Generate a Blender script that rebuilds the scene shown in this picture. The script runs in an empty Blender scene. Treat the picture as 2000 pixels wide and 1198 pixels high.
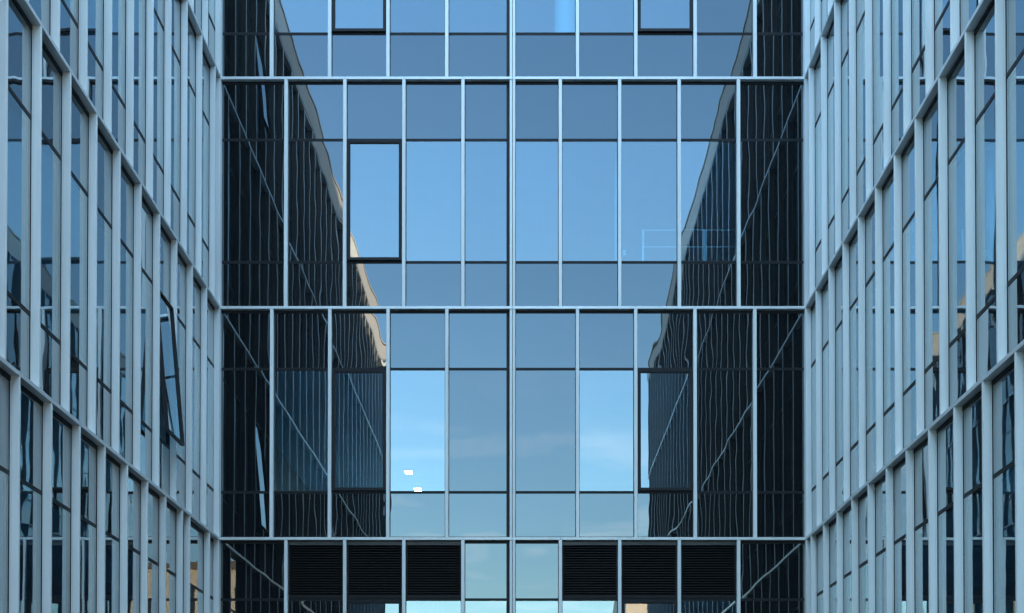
import bpy, math, random
from mathutils import Vector, Matrix
random.seed(7)
R = math.radians
sc = bpy.context.scene
COL = sc.collection

# ------------------------------------------------------------------ camera
F = 2807.0                       # focal length in photo pixels (2000 wide)
PITCH = R(0.9)
VPX, VPY = 1027.0, 1545.0        # where lines running away from the viewer meet
PPX, PPY = VPX, VPY - F * math.tan(PITCH)
CAMZ = 1.65
YB = 28.07                       # front plane of the rear facade
cam_d = bpy.data.cameras.new('camera')
cam = bpy.data.objects.new('camera', cam_d)
COL.objects.link(cam)
cam.location = (0, 0, CAMZ)
cam.rotation_euler = (R(90) + PITCH, 0, 0)
cam_d.sensor_fit = 'HORIZONTAL'
cam_d.sensor_width = 36
cam_d.lens = F / 2000 * 36
cam_d.shift_x = (1000 - PPX) / 2000
cam_d.shift_y = (PPY - 599) / 2000
cam_d.clip_end = 4000
cam_d.clip_start = 0.05
sc.camera = cam


def at(px, py, Y=YB):
    """point of the plane at depth Y seen at photo pixel (px, py): (X, Z)"""
    dx, du = (px - PPX) / F, (PPY - py) / F
    yy = math.cos(PITCH) - du * math.sin(PITCH)
    zz = math.sin(PITCH) + du * math.cos(PITCH)
    t = Y / yy
    return dx * t, CAMZ + zz * t


XL = at(430.5, 603)[0]
XR = at(1572.0, 603)[0]
D = 0.115                        # depth of ledges and fins in front of the glass
S = 1.155                        # bay
ZL1, ZL2, ZL3 = at(0, 149.7)[1], at(0, 598.2)[1], at(0, 1049.6)[1]    # tops of the ledges
STOREY = (ZL1 - ZL3) / 2
ZROOF = ZL1 + 4.36
ZL4 = ZL3 - STOREY
ZTOPS = [ZL3, ZL2, ZL1, ZROOF]   # ledge tops of storeys 4,3,2,1 (bottom up)
ZBASE = [ZL4, ZL3, ZL2, ZL1]
LT = 0.052                       # ledge thickness
PARAPET = 0.80

# ------------------------------------------------------------------ materials
MATS = {}


def new_mat(name):
    m = bpy.data.materials.new(name)
    m.use_nodes = True
    nt = m.node_tree
    for n in list(nt.nodes):
        nt.nodes.remove(n)
    out = nt.nodes.new('ShaderNodeOutputMaterial')
    MATS[name] = m
    return m, nt, out


def principled(name, col, rough, metallic=0.0, var=0.06, scale=3.0, stretch=(1, 1, 1), spec=0.5, bump=0.0):
    m, nt, out = new_mat(name)
    N, L = nt.nodes, nt.links
    p = N.new('ShaderNodeBsdfPrincipled')
    p.inputs['Roughness'].default_value = rough
    p.inputs['Metallic'].default_value = metallic
    p.inputs['Specular IOR Level'].default_value = spec
    tc = N.new('ShaderNodeTexCoord')
    mp = N.new('ShaderNodeMapping')
    mp.inputs['Scale'].default_value = stretch
    L.new(tc.outputs['Object'], mp.inputs['Vector'])
    oi = N.new('ShaderNodeObjectInfo')
    add = N.new('ShaderNodeVectorMath'); add.operation = 'ADD'
    mul = N.new('ShaderNodeMath'); mul.operation = 'MULTIPLY'; mul.inputs[1].default_value = 37.0
    L.new(oi.outputs['Random'], mul.inputs[0])
    L.new(mp.outputs['Vector'], add.inputs[0]); L.new(mul.outputs[0], add.inputs[1])
    no = N.new('ShaderNodeTexNoise')
    no.inputs['Scale'].default_value = scale
    no.inputs['Detail'].default_value = 5
    L.new(add.outputs['Vector'], no.inputs['Vector'])
    # value: texture variation + a small difference from piece to piece
    mr = N.new('ShaderNodeMapRange')
    mr.inputs['From Min'].default_value = 0.3; mr.inputs['From Max'].default_value = 0.7
    mr.inputs['To Min'].default_value = 1 - var; mr.inputs['To Max'].default_value = 1 + var
    L.new(no.outputs['Fac'], mr.inputs['Value'])
    pr = N.new('ShaderNodeMapRange')
    pr.inputs['To Min'].default_value = 1 - var * 0.6; pr.inputs['To Max'].default_value = 1 + var * 0.6
    L.new(oi.outputs['Random'], pr.inputs['Value'])
    mm = N.new('ShaderNodeMath'); mm.operation = 'MULTIPLY'
    L.new(mr.outputs[0], mm.inputs[0]); L.new(pr.outputs[0], mm.inputs[1])
    sc_ = N.new('ShaderNodeVectorMath'); sc_.operation = 'SCALE'
    sc_.inputs[0].default_value = col
    L.new(mm.outputs[0], sc_.inputs['Scale'])
    L.new(sc_.outputs['Vector'], p.inputs['Base Color'])
    if bump:
        b = N.new('ShaderNodeBump'); b.inputs['Strength'].default_value = bump; b.inputs['Distance'].default_value = 0.01
        L.new(no.outputs['Fac'], b.inputs['Height']); L.new(b.outputs[0], p.inputs['Normal'])
    L.new(p.outputs[0], out.inputs['Surface'])
    return m


def fresnel_fac(nt, f0):
    N, L = nt.nodes, nt.links
    lw = N.new('ShaderNodeLayerWeight'); lw.inputs['Blend'].default_value = 0.5
    pw = N.new('ShaderNodeMath'); pw.operation = 'POWER'; pw.inputs[1].default_value = 2.4
    L.new(lw.outputs['Facing'], pw.inputs[0])
    ma = N.new('ShaderNodeMath'); ma.operation = 'MULTIPLY_ADD'
    ma.inputs[1].default_value = 0.95 - f0; ma.inputs[2].default_value = f0
    L.new(pw.outputs[0], ma.inputs[0])
    return ma.outputs[0]


def glass_mat(name, f0, tint_r, through=None, body=None):
    """coated facade glass: mirror layer over a see-through tint or an opaque enamelled back"""
    m, nt, out = new_mat(name)
    N, L = nt.nodes, nt.links
    g = N.new('ShaderNodeBsdfGlossy'); g.inputs['Roughness'].default_value = 0.0
    g.inputs['Color'].default_value = (*tint_r, 1)
    if body:
        b = N.new('ShaderNodeBsdfDiffuse'); b.inputs['Color'].default_value = (*body, 1)
    else:
        b = N.new('ShaderNodeBsdfTransparent'); b.inputs['Color'].default_value = (*through, 1)
    mix = N.new('ShaderNodeMixShader')
    pv = N.new('ShaderNodeObjectInfo')
    pm = N.new('ShaderNodeMapRange'); pm.inputs['To Min'].default_value = 0.93; pm.inputs['To Max'].default_value = 1.05
    L.new(pv.outputs['Random'], pm.inputs['Value'])
    px_ = N.new('ShaderNodeMath'); px_.operation = 'MULTIPLY'
    L.new(fresnel_fac(nt, f0), px_.inputs[0]); L.new(pm.outputs[0], px_.inputs[1])
    L.new(px_.outputs[0], mix.inputs['Fac'])
    L.new(b.outputs[0], mix.inputs[1]); L.new(g.outputs[0], mix.inputs[2])
    # thin film of dust that catches the light a little
    dust = N.new('ShaderNodeBsdfDiffuse'); dust.inputs['Color'].default_value = (0.35, 0.36, 0.36, 1)
    tc = N.new('ShaderNodeTexCoord'); mp = N.new('ShaderNodeMapping'); mp.inputs['Scale'].default_value = (3.0, 3.0, 0.5)
    L.new(tc.outputs['Object'], mp.inputs['Vector'])
    oi = N.new('ShaderNodeObjectInfo')
    ad = N.new('ShaderNodeVectorMath'); ad.operation = 'ADD'
    mu = N.new('ShaderNodeMath'); mu.operation = 'MULTIPLY'; mu.inputs[1].default_value = 91.0
    L.new(oi.outputs['Random'], mu.inputs[0]); L.new(mp.outputs[0], ad.inputs[0]); L.new(mu.outputs[0], ad.inputs[1])
    no = N.new('ShaderNodeTexNoise'); no.inputs['Scale'].default_value = 1.6; no.inputs['Detail'].default_value = 6
    L.new(ad.outputs[0], no.inputs['Vector'])
    mr = N.new('ShaderNodeMapRange'); mr.inputs['From Min'].default_value = 0.4; mr.inputs['From Max'].default_value = 0.8
    mr.inputs['To Min'].default_value = 0.0; mr.inputs['To Max'].default_value = 0.015
    L.new(no.outputs['Fac'], mr.inputs['Value'])
    mix2 = N.new('ShaderNodeMixShader')
    L.new(mr.outputs[0], mix2.inputs['Fac']); L.new(mix.outputs[0], mix2.inputs[1]); L.new(dust.outputs[0], mix2.inputs[2])
    L.new(mix2.outputs[0], out.inputs['Surface'])
    return m


ALU = principled('aluminium', (0.775, 0.85, 0.855), 0.5, 0.08, 0.07, 2.2, (3.5, 3.5, 0.22), 0.35)
LEDGE = principled('ledge_aluminium', (0.69, 0.745, 0.755), 0.4, 0.38, 0.06, 1.5, (1, 1, 1), 0.4)
DARK = principled('dark_anodised', (0.009, 0.012, 0.016), 0.5, 0.0, 0.15, 4.0, (1, 1, 1), 0.3)
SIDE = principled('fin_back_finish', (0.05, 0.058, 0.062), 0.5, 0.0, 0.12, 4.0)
PARA = principled('parapet_sheet', (0.50, 0.485, 0.455), 0.6, 0.0, 0.05, 1.0)
LOUV = principled('louvre_black', (0.005, 0.006, 0.007), 0.5, 0.0, 0.2, 4.0, (1, 1, 1), 0.3)
LHEAD = principled('louvre_head', (0.10, 0.10, 0.10), 0.4, 0.0, 0.25, 3.0)
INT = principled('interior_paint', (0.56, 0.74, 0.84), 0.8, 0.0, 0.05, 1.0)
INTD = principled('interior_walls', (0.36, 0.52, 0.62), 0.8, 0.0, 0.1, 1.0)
WHITE = principled('white_paint', (0.78, 0.80, 0.80), 0.5, 0.0, 0.04, 1.0)
CURT = principled('curtain_cloth', (0.80, 0.80, 0.78), 0.9, 0.0, 0.06, 5.0, (6, 6, 0.2))
BEIGE = principled('beige_render', (0.55, 0.47, 0.36), 0.85, 0.0, 0.06, 0.6, bump=0.2)
BROWN = principled('brown_frame', (0.10, 0.075, 0.055), 0.6, 0.0, 0.1, 2.0)
PAVE = principled('paving', (0.055, 0.058, 0.058), 0.85, 0.0, 0.12, 0.7, bump=0.3)
VISION = glass_mat('vision_glass', 0.25, (0.90, 0.99, 1.0), through=(0.42, 0.76, 0.92))
SPAN = glass_mat('spandrel_glass', 0.16, (0.92, 0.98, 1.0), body=(0.008, 0.011, 0.013))
m, nt, out = new_mat('lamp_glow')
e = nt.nodes.new('ShaderNodeEmission'); e.inputs['Color'].default_value = (0.86, 0.95, 1.0, 1); e.inputs['Strength'].default_value = 9.0
nt.links.new(e.outputs[0], out.inputs['Surface'])
GLOW = m


# ------------------------------------------------------------------ mesh helpers
class MB:
    def __init__(s):
        s.v, s.f, s.mi = [], [], []

    def box(s, x0, x1, y0, y1, z0, z1, mi=0):
        b = len(s.v)
        s.v += [(x0, y0, z0), (x1, y0, z0), (x1, y1, z0), (x0, y1, z0), (x0, y0, z1), (x1, y0, z1), (x1, y1, z1), (x0, y1, z1)]
        s.f += [(b, b + 3, b + 2, b + 1), (b + 4, b + 5, b + 6, b + 7), (b, b + 1, b + 5, b + 4),
                (b + 1, b + 2, b + 6, b + 5), (b + 2, b + 3, b + 7, b + 6), (b + 3, b, b + 4, b + 7)]
        s.mi += [mi] * 6
        return s

    def quad(s, pts, mi=0):
        b = len(s.v)
        s.v += pts
        s.f.append(tuple(range(b, b + len(pts))))
        s.mi.append(mi)
        return s

    def mesh(s, name, mats, smooth=False):
        me = bpy.data.meshes.new(name)
        me.from_pydata(s.v, [], s.f)
        for m_ in mats:
            me.materials.append(m_)
        me.polygons.foreach_set('material_index', s.mi)
        if smooth:
            me.polygons.foreach_set('use_smooth', [True] * len(s.f))
        me.update()
        return me


def link(name, me, parent=None, loc=(0, 0, 0), rot=(0, 0, 0), kind=None, label=None):
    o = bpy.data.objects.new(name, me)
    COL.objects.link(o)
    o.location = loc
    o.rotation_euler = rot
    if parent:
        o.parent = parent
    if kind:
        o['kind'] = kind
    if label:
        o['label'] = label
    return o


def thing(name, label, cat, loc=(0, 0, 0), rz=0, group=None, me=None):
    o = link(name, me, None, loc, (0, 0, rz))
    o['label'] = label
    o['category'] = cat
    if group:
        o['group'] = group
    return o


def bevelled(o, w=0.003):
    b = o.modifiers.new('bevel', 'BEVEL')
    b.width = w
    b.segments = 1
    b.limit_method = 'ANGLE'
    return o


def pane_grid(mb, x0, x1, z0, z1, y, wave, edge, bow, step, rng, tilt=0.0, mi=0):
    """one sheet of toughened glass facing -y with its rolled waves, edge dip and slight set"""
    w, h = x1 - x0, z1 - z0
    nx, nz = max(2, int(w / step)), max(2, int(h / step))
    ws = [(rng.uniform(0.22, 0.75), rng.uniform(0.5, 1.0) * wave, rng.uniform(0, 6.28), rng.uniform(-0.35, 0.35)) for _ in range(4)]
    hs = [(rng.uniform(0.3, 0.9), rng.uniform(0.5, 1.0) * wave, rng.uniform(0, 6.28), rng.uniform(-0.3, 0.3)) for _ in range(3)]
    es = [edge * rng.uniform(0.3, 1.0) * rng.choice((1, 1, -0.6)) for _ in range(4)]
    lam = [rng.uniform(0.035, 0.09) for _ in range(4)]
    tx, tz = rng.gauss(0, tilt), rng.gauss(0, tilt)
    bw = bow * rng.uniform(-0.4, 1.0)
    base = len(mb.v)
    # edges get denser rows
    us = [0.5 - 0.5 * math.cos(math.pi * i / nx) * (0.55 + 0.45 * abs(math.cos(math.pi * i / nx))) for i in range(nx + 1)]
    vs = [0.5 - 0.5 * math.cos(math.pi * j / nz) * (0.55 + 0.45 * abs(math.cos(math.pi * j / nz))) for j in range(nz + 1)]
    us[0], us[-1], vs[0], vs[-1] = 0, 1, 0, 1
    for v in vs:
        for u in us:
            a, b = u * w, v * h
            d = bw * (4 * u * (1 - u)) * (4 * v * (1 - v)) + tx * (a - w / 2) + tz * (b - h / 2)
            for (l, am, ph, sk) in ws:
                d += am * l * math.sin(6.283 * (a + sk * b) / l + ph)
            for (l, am, ph, sk) in hs:
                d += am * l * math.sin(6.283 * (b + sk * a) / l + ph)
            d += es[0] * math.exp(-a / lam[0]) + es[1] * math.exp(-(w - a) / lam[1])
            d += es[2] * math.exp(-b / lam[2]) + es[3] * math.exp(-(h - b) / lam[3])
            mb.v.append((x0 + a, y - d, z0 + b))
    for j in range(nz):
        for i in range(nx):
            p = base + j * (nx + 1) + i
            mb.f.append((p, p + 1, p + nx + 2, p + nx + 1))
            mb.mi.append(mi)
    return mb


FB = 0.055       # visible dark frame round the glass
LOW, UP = 0.905, 1.21   # transom centres: above the storey's base, below its top


def tiers(f):
    z0, z1 = ZBASE[f], ZTOPS[f]
    return [(z0 + 0.03, z0 + LOW - 0.026), (z0 + LOW + 0.026, z1 - UP - 0.026), (z1 - UP + 0.026, z1 - LT - FB)]


def ledge_mesh(x0, x1, yb=D + 0.05, joints=()):
    mb = MB()
    cuts = [x0] + [j for j in sorted(joints) if x0 < j < x1] + [x1]
    for a, b in zip(cuts, cuts[1:]):          # ledge covers butted with hairline joints
        mb.box(a + 0.0012, b - 0.0012, 0, yb, -LT, 0)
    return mb.mesh('ledge', [LEDGE])


def fin(mb, xc0, xc1, z0, z1, dark=None):
    """fin cover in light aluminium with the dark anodised carrier behind it; dark = the far flank's finish"""
    mb.box(xc0, xc1, 0.002, D - 0.028, z0, z1, 0)
    mb.box(xc0 + 0.0015, xc1 - 0.0015, D - 0.0255, D - 0.006, z0, z1, 0)
    mb.box(xc0 + 0.006, xc1 - 0.006, D - 0.028, D - 0.0255, z0, z1, 1)
    mb.box(xc0 - 0.012, xc1 + 0.012, D - 0.006, D + 0.06, z0, z1, 1)
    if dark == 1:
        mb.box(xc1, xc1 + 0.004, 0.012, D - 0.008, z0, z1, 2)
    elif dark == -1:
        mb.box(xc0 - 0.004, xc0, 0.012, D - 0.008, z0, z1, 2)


def head_sill(mb, x0, x1, f):
    z0, z1 = ZBASE[f], ZTOPS[f]
    mb.box(x0, x1, D - 0.012, D + 0.05, z1 - LT - FB, z1 - LT - 0.001)
    mb.box(x0, x1, D - 0.012, D + 0.05, z0 + 0.001, z0 + 0.03)


def transom(mb, x0, x1, z):
    mb.box(x0, x1, D - 0.008, D + 0.05, z - 0.026, z - 0.003)
    mb.box(x0, x1, D - 0.004, D + 0.05, z - 0.003, z + 0.003)
    mb.box(x0, x1, D - 0.008, D + 0.05, z + 0.003, z + 0.026)


def opening_frame(x0, x1, z0, z1, bar=0.058, dep=0.055):
    """frame of an opening sash, local origin at its top middle"""
    w, h = x1 - x0, z1 - z0
    mb = MB()
    for k, (b, y0, y1) in enumerate(((bar, -dep, 0.0), (bar * 0.62, -dep - 0.008, -dep))):
        mb.box(-w / 2, -w / 2 + b, y0, y1, -h, 0)
        mb.box(w / 2 - b, w / 2, y0, y1, -h, 0)
        mb.box(-w / 2 + b, w / 2 - b, y0, y1, -h, -h + b)
        mb.box(-w / 2 + b, w / 2 - b, y0, y1, -b, 0)
    return mb.mesh('opening_window', [DARK])


rng = random.Random(11)


def add_pane(root, name, x0, x1, z0, z1, mat, wave, edge, bow, step, tilt, y=D):
    mb = pane_grid(MB(), x0, x1, z0, z1, y, wave, edge, bow, step, rng, tilt)
    return link(name, mb.mesh(name, [mat], True), root)


def add_opening(root, x0, x1, z0, z1, swing=0.0, wave=0.3e-4, edge=1.0e-4, bow=3e-4, step=0.05, tilt=6e-4, label=None, bar=0.058):
    fr = link('opening_window', opening_frame(x0, x1, z0, z1, bar), root, ((x0 + x1) / 2, D, z1), (-swing, 0, 0), label=label)
    w, h = x1 - x0, z1 - z0
    b = bar - 0.004
    mb = pane_grid(MB(), -w / 2 + b, w / 2 - b, -h + b, -b, -0.03, wave, edge, bow, step, rng, tilt)
    link('pane', mb.mesh('pane', [VISION], True), fr)
    return fr


# ------------------------------------------------------------------ rear wing
back = thing('office_wing', 'central office wing closing the courtyard, glazed wall with black louvres and one lit room', 'building',
             (0, YB, 0), 0, 'office wings around the courtyard')
A = [530, 643.5, 757.5, 872.5, 1128, 1242, 1358, 1475]
B = [558, 673, 788.5, 904, 1094.5, 1210.5, 1327, 1443]


def bx(px, f):
    z = (ZBASE[f] + ZTOPS[f]) / 2
    # pixel column -> X in the rear plane at that height
    py = {0: 1140, 1: 825, 2: 375, 3: 75}[f]
    return at(px, py)[0]


JOINTX = bx(1001, 2)
V, O, P, LV = 'v', 'o', 'p', 'l'
ROWS = {  # per storey: panels of the ten bays in the three tiers (bottom, middle, top)
    3: [[P] * 10, [P, V, O, V, V, V, V, O, P, P], [P] * 10],
    2: [[P] * 10, [P, P, O, V, V, V, V, V, V, P], [P] * 10],
    1: [[P] * 10, [P, V, O, V, P, P, V, O, P, P], [P] * 10],
    0: [[P] * 10, [P, P, O, V, V, V, V, O, V, P], [P, LV, LV, LV, P, P, LV, LV, LV, P]],
}
HW = 0.0325
for f in range(4):
    z0, z1 = ZBASE[f], ZTOPS[f]
    px = A if f in (1, 3) else B
    xs = [bx(p, f) for p in px]
    me = MB(); fin(me, -HW, HW, z0, z1 - LT); mull = me.mesh('mullion', [ALU, DARK])
    for x in xs:
        bevelled(link('mullion', mull, back, (x, 0, 0)))
    # the movement joint in the middle: two slim covers with a dark gap
    for k, (a, b) in enumerate(((JOINTX - 0.055, JOINTX - 0.006), (JOINTX + 0.004, JOINTX + 0.055))):
        mj = MB()
        mj.box(a, b, 0.002 + 0.008 * (1 - k), D - 0.006, z0, z1 - LT, 0)
        if k == 0:
            mj.box(a - 0.065, JOINTX - 0.002, D - 0.006, D + 0.06, z0, z1 - LT, 1)
        else:
            mj.box(JOINTX + 0.002, b + 0.010, D - 0.006, D + 0.06, z0, z1 - LT, 1)
        bevelled(link('mullion', mj.mesh('mullion', [ALU, DARK]), back))
    hb = MB(); head_sill(hb, XL, XR, f)
    link('frame', hb.mesh('frame', [DARK]), back)
    for zt in (z0 + LOW, z1 - UP):
        tb = MB(); transom(tb, XL, XR, zt)
        link('transom', tb.mesh('transom', [DARK]), back)
    edges = [(XL, xs[0] - HW - 0.012)]
    for i in range(3):
        edges.append((xs[i] + HW + 0.012, xs[i + 1] - HW - 0.012))
    edges.append((xs[3] + HW + 0.012, JOINTX - 0.12))
    edges.append((JOINTX + 0.065, xs[4] - HW - 0.012))
    for i in range(4, 7):
        edges.append((xs[i] + HW + 0.012, xs[i + 1] - HW - 0.012))
    edges.append((xs[7] + HW + 0.012, XR))
    for t, (a, b) in enumerate(tiers(f)):
        if f == 3 and t == 2:
            pass
        for i, (x0, x1) in enumerate(edges):
            kind = ROWS[f][t][i]
            if kind == P:
                add_pane(back, 'spandrel_panel', x0, x1, a, b, SPAN, 1.25e-4, 3.2e-4, 4e-4, 0.03, 1.2e-3)
            elif kind == V:
                add_pane(back, 'window', x0, x1, a, b, VISION, 0.45e-4, 1.5e-4, 3e-4, 0.04, 7e-4)
            elif kind == O:
                add_opening(back, x0, x1, a, b)
            else:
                lm = MB()
                top = b + FB - 0.012
                lm.box(x0, x1, D - 0.02, D + 0.05, top - 0.075, top - 0.002, 1)     # closing sheet above the slats
                lm.box(x0, x1, D + 0.10, D + 0.12, a, top - 0.075, 0)
                lm.box(x0, x1, D - 0.02, D + 0.05, a, a + 0.055, 0)
                for xe in (x0, x1 - 0.02):
                    lm.box(xe, xe + 0.02, D - 0.015, D + 0.09, a + 0.055, top - 0.075, 0)
                z = a + 0.065
                while z < top - 0.10:
                    lm.quad([(x0 + 0.02, D - 0.005, z), (x1 - 0.02, D - 0.005, z), (x1 - 0.02, D + 0.07, z + 0.055), (x0 + 0.02, D + 0.07, z + 0.055)], 2)
                    lm.quad([(x0 + 0.02, D - 0.005, z - 0.012), (x1 - 0.02, D - 0.005, z - 0.012), (x1 - 0.02, D - 0.005, z), (x0 + 0.02, D - 0.005, z)], 2)
                    z += 0.0497
                link('louvre', lm.mesh('louvre', [LOUV, LHEAD, LOUV]), back)
    jn = [x for x in xs] + [JOINTX]
    bevelled(link('ledge', ledge_mesh(XL, XR, joints=jn), back, (0, 0, z1)))
    if f == 0:
        bevelled(link('ledge', ledge_mesh(XL, XR, joints=jn), back, (0, 0, z0)))


def wing_body(root, x0, x1, depth, end_a, end_b, roofz=ZROOF):
    """slabs, suspended ceilings, rear partition, end walls, roof and parapet (local frame)"""
    g = D + 0.16
    for f in range(4):
        z0, z1 = ZBASE[f], ZTOPS[f]
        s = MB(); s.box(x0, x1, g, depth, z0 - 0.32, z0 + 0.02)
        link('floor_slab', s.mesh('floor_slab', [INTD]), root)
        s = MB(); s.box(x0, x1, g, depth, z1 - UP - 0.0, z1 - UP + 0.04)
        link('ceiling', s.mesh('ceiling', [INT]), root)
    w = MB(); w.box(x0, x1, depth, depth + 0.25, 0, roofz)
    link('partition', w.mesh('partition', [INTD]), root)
    for on, xa, xb in ((end_a, x0 - 0.25, x0), (end_b, x1, x1 + 0.25)):
        if on:
            w = MB(); w.box(xa, xb, D + 0.06, depth + 0.25, 0, roofz + PARAPET)
            link('end_wall', w.mesh('end_wall', [PARA]), root)
    r = MB(); r.box(x0, x1, D + 0.32, depth + 0.25, roofz - 0.3, roofz + 0.1)
    link('roof', r.mesh('roof', [PARA]), root)
    p = MB(); p.box(x0, x1, -0.01, D + 0.32, roofz + 0.002, roofz + PARAPET - 0.05)
    p.box(x0, x1, -0.035, D + 0.35, roofz + PARAPET - 0.05, roofz + PARAPET)
    link('parapet', p.mesh('parapet', [PARA]), root)
    b = MB(); b.box(x0, x1, 0.03, D + 0.06, 0, ZL4 - LT - 0.002)
    link('plinth', b.mesh('plinth', [DARK]), root)


wing_body(back, XL, XR, 12.0, True, True)
for nm, xa, xb, ya, yb_, za_, zb_ in (('side_block', -24, XL - 9, 1.0, 16, 0, ZROOF + 0.79), ('side_block', XR + 9, 60, 1.0, 16, 0, ZROOF + 0.79),
                                   ('added_sun_block', -24, 60, 3.0, 15, ZROOF + 0.8, CAMZ + 22.0)):  # last one: unseen box added on the roof to shade the left parapet
    st = MB(); st.box(xa, xb, ya, yb_, za_, zb_)
    link(nm, st.mesh(nm, [PARA]), back)
# round column and its slim neighbour behind the glass
def cyl(mb, cx, cy, r, z0, z1, n=24):
    b = len(mb.v)
    for k in range(n):
        a = 6.2832 * k / n
        mb.v += [(cx + r * math.cos(a), cy + r * math.sin(a), z0), (cx + r * math.cos(a), cy + r * math.sin(a), z1)]
    for k in range(n):
        i, j = b + 2 * k, b + 2 * ((k + 1) % n)
        mb.f.append((i, j, j + 1, i + 1)); mb.mi.append(0)
for (p0, p1, f, yd) in ((1083, 1128, 3, 0.9), (1200, 1214, 2, 0.6)):
    yy = YB + yd
    a, b = at(p0, 300, yy)[0], at(p1, 300, yy)[0]
    c = MB(); cyl(c, (a + b) / 2, yd, (b - a) / 2, ZBASE[f] + 0.02, ZTOPS[f] - UP)
    link('column', c.mesh('column', [WHITE], True), back)

# ------------------------------------------------------------------ side wings
SMALL = {}


def side_wing(name, label, X, rz, length, sgn, offs, special, open_bays, vis_y):
    root = thing(name, label, 'building', (X, YB, 0), rz, 'office wings around the courtyard')
    # local x runs towards +Y for the left wing (sgn=-1: x=-b) and towards -Y for the right one (sgn=+1: x=b)
    lo, hi = (-length, 0.0) if sgn < 0 else (0.0, length)
    W = 0.052
    for f in range(4):
        z0, z1 = ZBASE[f], ZTOPS[f]
        bs = list(special.get(f, []))
        b = (bs[-1] + S) if bs else offs[f]
        while b < length - 0.2:
            bs.append(b); b += S
        near = [q for q in bs if YB - q > vis_y]
        far = [q for q in bs if YB - q <= vis_y]
        me = MB()
        if sgn < 0:
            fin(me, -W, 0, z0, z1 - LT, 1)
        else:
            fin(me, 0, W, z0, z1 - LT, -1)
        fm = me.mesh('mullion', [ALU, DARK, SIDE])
        for q in near:
            bevelled(link('mullion', fm, root, (sgn * q, 0, 0)), 0.002)
        if far:
            me = MB()
            for q in far:
                x = sgn * q
                if sgn < 0:
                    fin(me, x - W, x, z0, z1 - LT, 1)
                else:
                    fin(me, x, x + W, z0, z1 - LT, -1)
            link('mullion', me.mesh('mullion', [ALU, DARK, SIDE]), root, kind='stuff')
        hb = MB(); head_sill(hb, lo, hi, f); link('frame', hb.mesh('frame', [DARK]), root)
        for zt in (z0 + LOW, z1 - UP):
            tb = MB(); transom(tb, lo, hi, zt); link('transom', tb.mesh('transom', [DARK]), root)
        link('ledge', ledge_mesh(lo, hi, joints=[sgn * (q + 0.02) for q in bs[1::4]]), root, (0, 0, z1))
        if f == 0:
            link('ledge', ledge_mesh(lo, hi), root, (0, 0, z0))
        # panes bay by bay
        stops = [-0.0] + bs + [length]
        farp, farv = MB(), MB()
        for i, (q0, q1) in enumerate(zip(stops, stops[1:])):
            # clear opening between the carriers
            c0 = q0 + W + 0.012 if i else 0.055
            c1 = q1 - 0.012
            xa, xb = (-c1, -c0) if sgn < 0 else (c0, c1)
            isnear = YB - q0 > vis_y
            for t, (a, b2) in enumerate(tiers(f)):
                v = t == 1
                if isnear:
                    if v and (f, i) in open_bays:
                        add_opening(root, xa, xb, a, b2, swing=open_bays[(f, i)], tilt=3e-4, bar=0.036,
                                    label='top hung window tilted open into the courtyard' if open_bays[(f, i)] else None)
                    elif v:
                        add_pane(root, 'window', xa, xb, a, b2, VISION, 1.0e-4, 1.2e-4, 3e-4, 0.07, 5e-4)
                    else:
                        add_pane(root, 'spandrel_panel', xa, xb, a, b2, SPAN, 1.8e-4, 2.2e-4, 4e-4, 0.06, 8e-4)
                else:
                    pane_grid(farv if v else farp, xa, xb, a, b2, D, 1.5e-4, 1.5e-4, 3e-4, 0.25, rng, 8e-4)
        if farv.v:
            link('window', farv.mesh('window', [VISION], True), root, kind='stuff')
            link('spandrel_panel', farp.mesh('spandrel_panel', [SPAN], True), root, kind='stuff')
        # corner post where the wing meets the rear facade
        cp = MB()
        x0, x1 = (-0.06, D) if sgn < 0 else (-D, 0.06)
        cp.box(x0, x1 - (0.001 if sgn < 0 else 0), 0.002, D - 0.004, z0, z1 - LT, 0)
        link('corner_post', cp.mesh('corner_post', [ALU]), root)
    wing_body(root, lo, hi, 8.0, True, True)
    return root


left = side_wing('office_wing', 'long office wing with light metal fins, one window tilted open above the courtyard', XL, R(90), 34.0, -1,
                 {3: 1.155, 2: 0.47, 1: 1.155, 0: 0.83},
                 {0: [0.83, 2.43, 2.98, 4.15]}, {(1, 3): 0.085, (3, 3): 0.10}, 14.3)
right = side_wing('office_wing', 'office wing with light metal fins and every window shut, facing the open window', XR, R(-90), 36.0, 1,
                  {3: 1.02, 2: 0.42, 1: 1.02, 0: 0.47}, {}, {}, 14.0)

# ------------------------------------------------------------------ behind the glass of the rear wing
def room_thing(name, label, cat, me, loc, group=None):
    return thing(name, label, cat, loc, 0, group, me)


# handrail behind the right part of storey 2
yr = YB + 0.75
rx0, rx1 = at(1253, 480, yr)[0], at(1447, 480, yr)[0]
zt, zm = at(1300, 450, yr)[1], at(1300, 483, yr)[1]
rail = thing('handrail', 'pale tubular handrail seen through the glass beside the right hand dark reflection', 'handrail', (rx0, yr, ZL2 + 0.02))
def tube(a, b, r, n=10):
    mb = MB(); a, b = Vector(a), Vector(b); d = (b - a).normalized()
    u = d.orthogonal().normalized(); w = d.cross(u)
    for p in (a, b):
        for k in range(n):
            t = 6.2832 * k / n
            mb.v.append(tuple(p + r * (math.cos(t) * u + math.sin(t) * w)))
    for k in range(n):
        j = (k + 1) % n
        mb.f.append((k, j, n + j, n + k)); mb.mi.append(0)
    mb.f += [tuple(range(n))[::-1], tuple(range(n, 2 * n))]; mb.mi += [0, 0]
    return mb
zb = ZL2 + 0.02
for zz in (zt, zm):
    link('bar', tube((0, 0, zz - zb), (rx1 - rx0, 0, zz - zb), 0.013).mesh('bar', [WHITE], True), rail)
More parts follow.
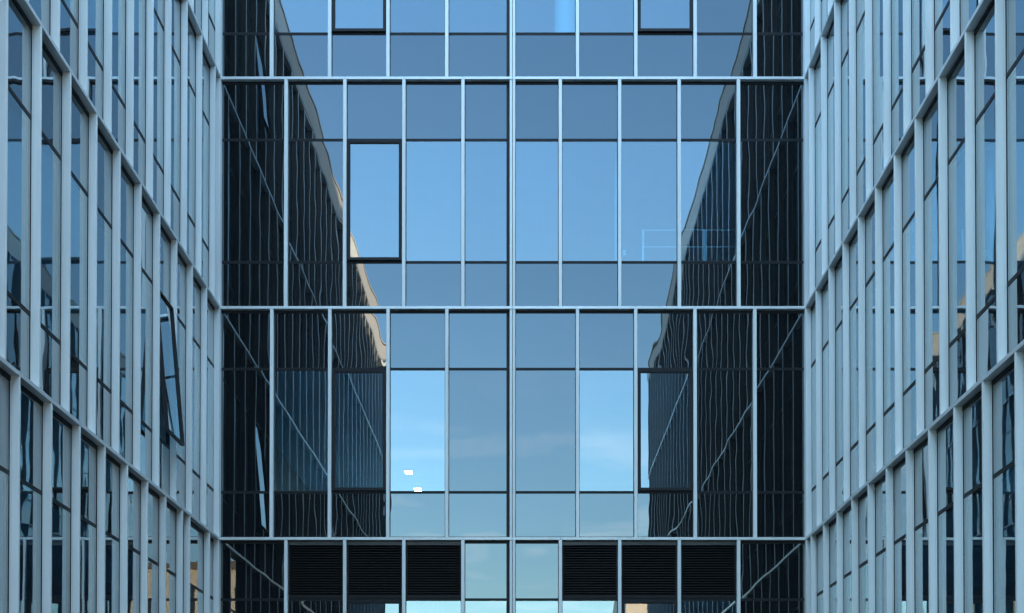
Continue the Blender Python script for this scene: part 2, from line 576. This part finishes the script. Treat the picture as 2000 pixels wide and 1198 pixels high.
for p, r in ((1256, 0.022), (1376, 0.035)):
    x = at(p, 480, yr)[0] - rx0
    link('post', tube((x, 0, 0), (x, 0, zt - zb), r).mesh('post', [WHITE], True), rail)
bxm = MB(); bxm.box(-0.032, 0.032, -0.02, 0.02, -0.055, 0.055); bxm.box(-0.022, 0.022, -0.026, -0.02, -0.02, 0.04)
yk = YB + 0.5
kx, kz = at(1219, 495, yk)
bevelled(thing('wall_box', 'small pale box fixed low behind the glass, left of the handrail', 'box', (kx, yk, kz), me=bxm.mesh('wall_box', [WHITE])), 0.004)
# two lit ceiling lamps in storey 3
zc = ZTOPS[1] - UP - 0.002
for (px, py, lab) in ((798, 919, 'lit white ceiling lamp seen whole through the bright window, the upper one'),
                      (816, 953, 'lit white ceiling lamp just above the dark transom, half hidden by it')):
    du = (PPY - py) / F
    el = math.tan(math.atan(du) + PITCH)
    Yl = (zc - CAMZ) / el
    xl = at(px, py, Yl)[0]
    l = thing('ceiling_lamp', lab, 'lamp', (xl, Yl, zc), 0, 'ceiling lamps in the lit room')
    mb = MB(); mb.box(-0.105, 0.105, -0.17, 0.17, -0.05, 0.0)
    link('housing', mb.mesh('housing', [WHITE]), l)
    mb = MB(); mb.box(-0.09, 0.09, -0.155, 0.155, -0.056, -0.0505)
    link('diffuser', mb.mesh('diffuser', [GLOW]), l)
# curtains behind the lowest windows
for (p0, p1, lab) in ((792, 866, 'white pleated curtain behind the window left of the joint, below the louvres'),
                      (1136, 1206, 'white pleated curtain behind the window right of the joint, below the louvres')):
    yc = YB + 0.45
    a, b = at(p0, 1190, yc)[0], at(p1, 1190, yc)[0]
    mb = MB(); n = 160
    za, zb2 = ZL4 + 0.05, ZL3 - UP - 0.01
    for k in range(n + 1):
        u = k / n
        y = 0.035 * math.sin(u * 75 + math.sin(u * 13)) + 0.012 * math.sin(u * 190)
        mb.v += [(u * (b - a), y, 0), (u * (b - a), y * 0.8, zb2 - za)]
    for k in range(n):
        mb.f.append((2 * k, 2 * k + 2, 2 * k + 3, 2 * k + 1)); mb.mi.append(0)
    o = thing('curtain', lab, 'curtain', (a, yc, za), 0, 'curtains in the lowest windows', mb.mesh('curtain', [CURT], True))
    so = o.modifiers.new('cloth', 'SOLIDIFY'); so.thickness = 0.004

# ------------------------------------------------------------------ ground and the building behind the viewer
mb = MB(); mb.box(-400, 400, -500, 300, -0.5, 0.0)
link('courtyard_ground', mb.mesh('courtyard_ground', [PAVE]), kind='structure')
nb = thing('apartment_block', 'sunlit beige block mirrored in the lowest glass, beyond the open end of the courtyard', 'building', (6.9, -44, 0))
mb = MB(); mb.box(0, 16, -14, 0, 0, 17.0); link('wall', mb.mesh('wall', [BEIGE]), nb)
mb = MB(); mb.box(-0.3, 16.3, -14.3, 0.3, 17.0, 17.5); link('cornice', mb.mesh('cornice', [BROWN]), nb)
wm = MB(); wm.box(-0.6, 0.6, 0.0, 0.05, 0, 1.7); wm = wm.mesh('window', [DARK])
for fl in range(5):
    for k in range(5):
        link('window', wm, nb, (2.2 + k * 2.8, 0.002, 1.2 + fl * 3.2))

# ------------------------------------------------------------------ light
SUN_EL, SUN_AZ = R(5.0), math.atan2(0.6, 0.8)       # direction to the sun: right and beyond the rear wing
sd = Vector((math.cos(SUN_EL) * math.cos(SUN_AZ), math.cos(SUN_EL) * math.sin(SUN_AZ), math.sin(SUN_EL)))
ld = bpy.data.lights.new('sun', 'SUN')
ld.energy = 2.2
ld.angle = R(0.5)
ld.color = (1.0, 0.78, 0.56)
lo_ = bpy.data.objects.new('sun', ld)
COL.objects.link(lo_)
lo_.rotation_euler = sd.to_track_quat('Z', 'Y').to_euler()
w = bpy.data.worlds.new('World')
sc.world = w
w.use_nodes = True
nt = w.node_tree
for n in list(nt.nodes):
    nt.nodes.remove(n)
N, L = nt.nodes, nt.links
wo = N.new('ShaderNodeOutputWorld')
bg = N.new('ShaderNodeBackground')
sky = N.new('ShaderNodeTexSky')
sky.sky_type = 'NISHITA'
sky.sun_disc = False
sky.sun_elevation = SUN_EL
sky.sun_rotation = math.pi / 2 - SUN_AZ
sky.altitude = 100
sky.air_density = 1.0
sky.dust_density = 0.6
sky.ozone_density = 2.7
bg.inputs['Strength'].default_value = 0.15
tc = N.new('ShaderNodeTexCoord')
sx = N.new('ShaderNodeSeparateXYZ'); L.new(tc.outputs['Generated'], sx.inputs[0])
zc_ = N.new('ShaderNodeMath'); zc_.operation = 'MAXIMUM'; zc_.inputs[1].default_value = 0.03
L.new(sx.outputs['Z'], zc_.inputs[0])
dv = N.new('ShaderNodeVectorMath'); dv.operation = 'DIVIDE'
L.new(tc.outputs['Generated'], dv.inputs[0])
cb = N.new('ShaderNodeCombineXYZ')
for k_ in range(3):
    L.new(zc_.outputs[0], cb.inputs[k_])
L.new(cb.outputs[0], dv.inputs[1])
cn = N.new('ShaderNodeTexNoise'); cn.inputs['Scale'].default_value = 1.15; cn.inputs['Detail'].default_value = 6
cn.inputs['Roughness'].default_value = 0.55; cn.inputs['Distortion'].default_value = 0.6
L.new(dv.outputs[0], cn.inputs['Vector'])
cr = N.new('ShaderNodeMapRange'); cr.inputs['From Min'].default_value = 0.50; cr.inputs['From Max'].default_value = 0.78
cr.inputs['To Min'].default_value = 0.0; cr.inputs['To Max'].default_value = 0.5
L.new(cn.outputs['Fac'], cr.inputs['Value'])
ce = N.new('ShaderNodeMapRange'); ce.interpolation_type = 'SMOOTHSTEP'      # clouds lie near the horizon
ce.inputs['From Min'].default_value = 0.30; ce.inputs['From Max'].default_value = 0.17
L.new(sx.outputs['Z'], ce.inputs['Value'])
cm = N.new('ShaderNodeMath'); cm.operation = 'MULTIPLY'
L.new(cr.outputs[0], cm.inputs[0]); L.new(ce.outputs[0], cm.inputs[1])
mx = N.new('ShaderNodeMix'); mx.data_type = 'RGBA'
L.new(cm.outputs[0], mx.inputs['Factor']); L.new(sky.outputs[0], mx.inputs['A'])
CLOUD = (3.0, 3.2, 3.35)
mx.inputs['B'].default_value = (*CLOUD, 1)
# unseen bright veil added high overhead to lighten the fins
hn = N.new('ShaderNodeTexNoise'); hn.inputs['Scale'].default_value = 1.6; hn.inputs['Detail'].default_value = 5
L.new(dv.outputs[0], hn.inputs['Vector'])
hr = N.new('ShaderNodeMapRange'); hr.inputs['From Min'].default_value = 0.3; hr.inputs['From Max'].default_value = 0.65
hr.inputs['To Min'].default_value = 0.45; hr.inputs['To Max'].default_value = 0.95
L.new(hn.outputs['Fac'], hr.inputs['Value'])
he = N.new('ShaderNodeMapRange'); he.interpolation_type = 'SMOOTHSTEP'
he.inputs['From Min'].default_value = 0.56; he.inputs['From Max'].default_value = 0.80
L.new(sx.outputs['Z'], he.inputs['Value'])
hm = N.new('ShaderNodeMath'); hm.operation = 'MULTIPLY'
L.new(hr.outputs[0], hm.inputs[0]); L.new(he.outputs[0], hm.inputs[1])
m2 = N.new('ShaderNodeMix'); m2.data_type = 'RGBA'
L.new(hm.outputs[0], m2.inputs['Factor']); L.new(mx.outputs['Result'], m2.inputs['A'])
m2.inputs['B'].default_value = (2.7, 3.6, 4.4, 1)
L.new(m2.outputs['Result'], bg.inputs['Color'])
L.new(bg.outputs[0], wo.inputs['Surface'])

# ------------------------------------------------------------------ render
sc.view_settings.view_transform = 'Standard'
sc.view_settings.look = 'None'
sc.view_settings.exposure = 3.3
sc.view_settings.gamma = 1.0
sc.render.film_transparent = False
sc.cycles.max_bounces = 12
sc.cycles.glossy_bounces = 8
sc.cycles.diffuse_bounces = 4
sc.cycles.transparent_max_bounces = 12
sc.cycles.caustics_reflective = True
sc.cycles.caustics_refractive = False
sc.cycles.sample_clamp_indirect = 4.0
sc.cycles.use_denoising = True
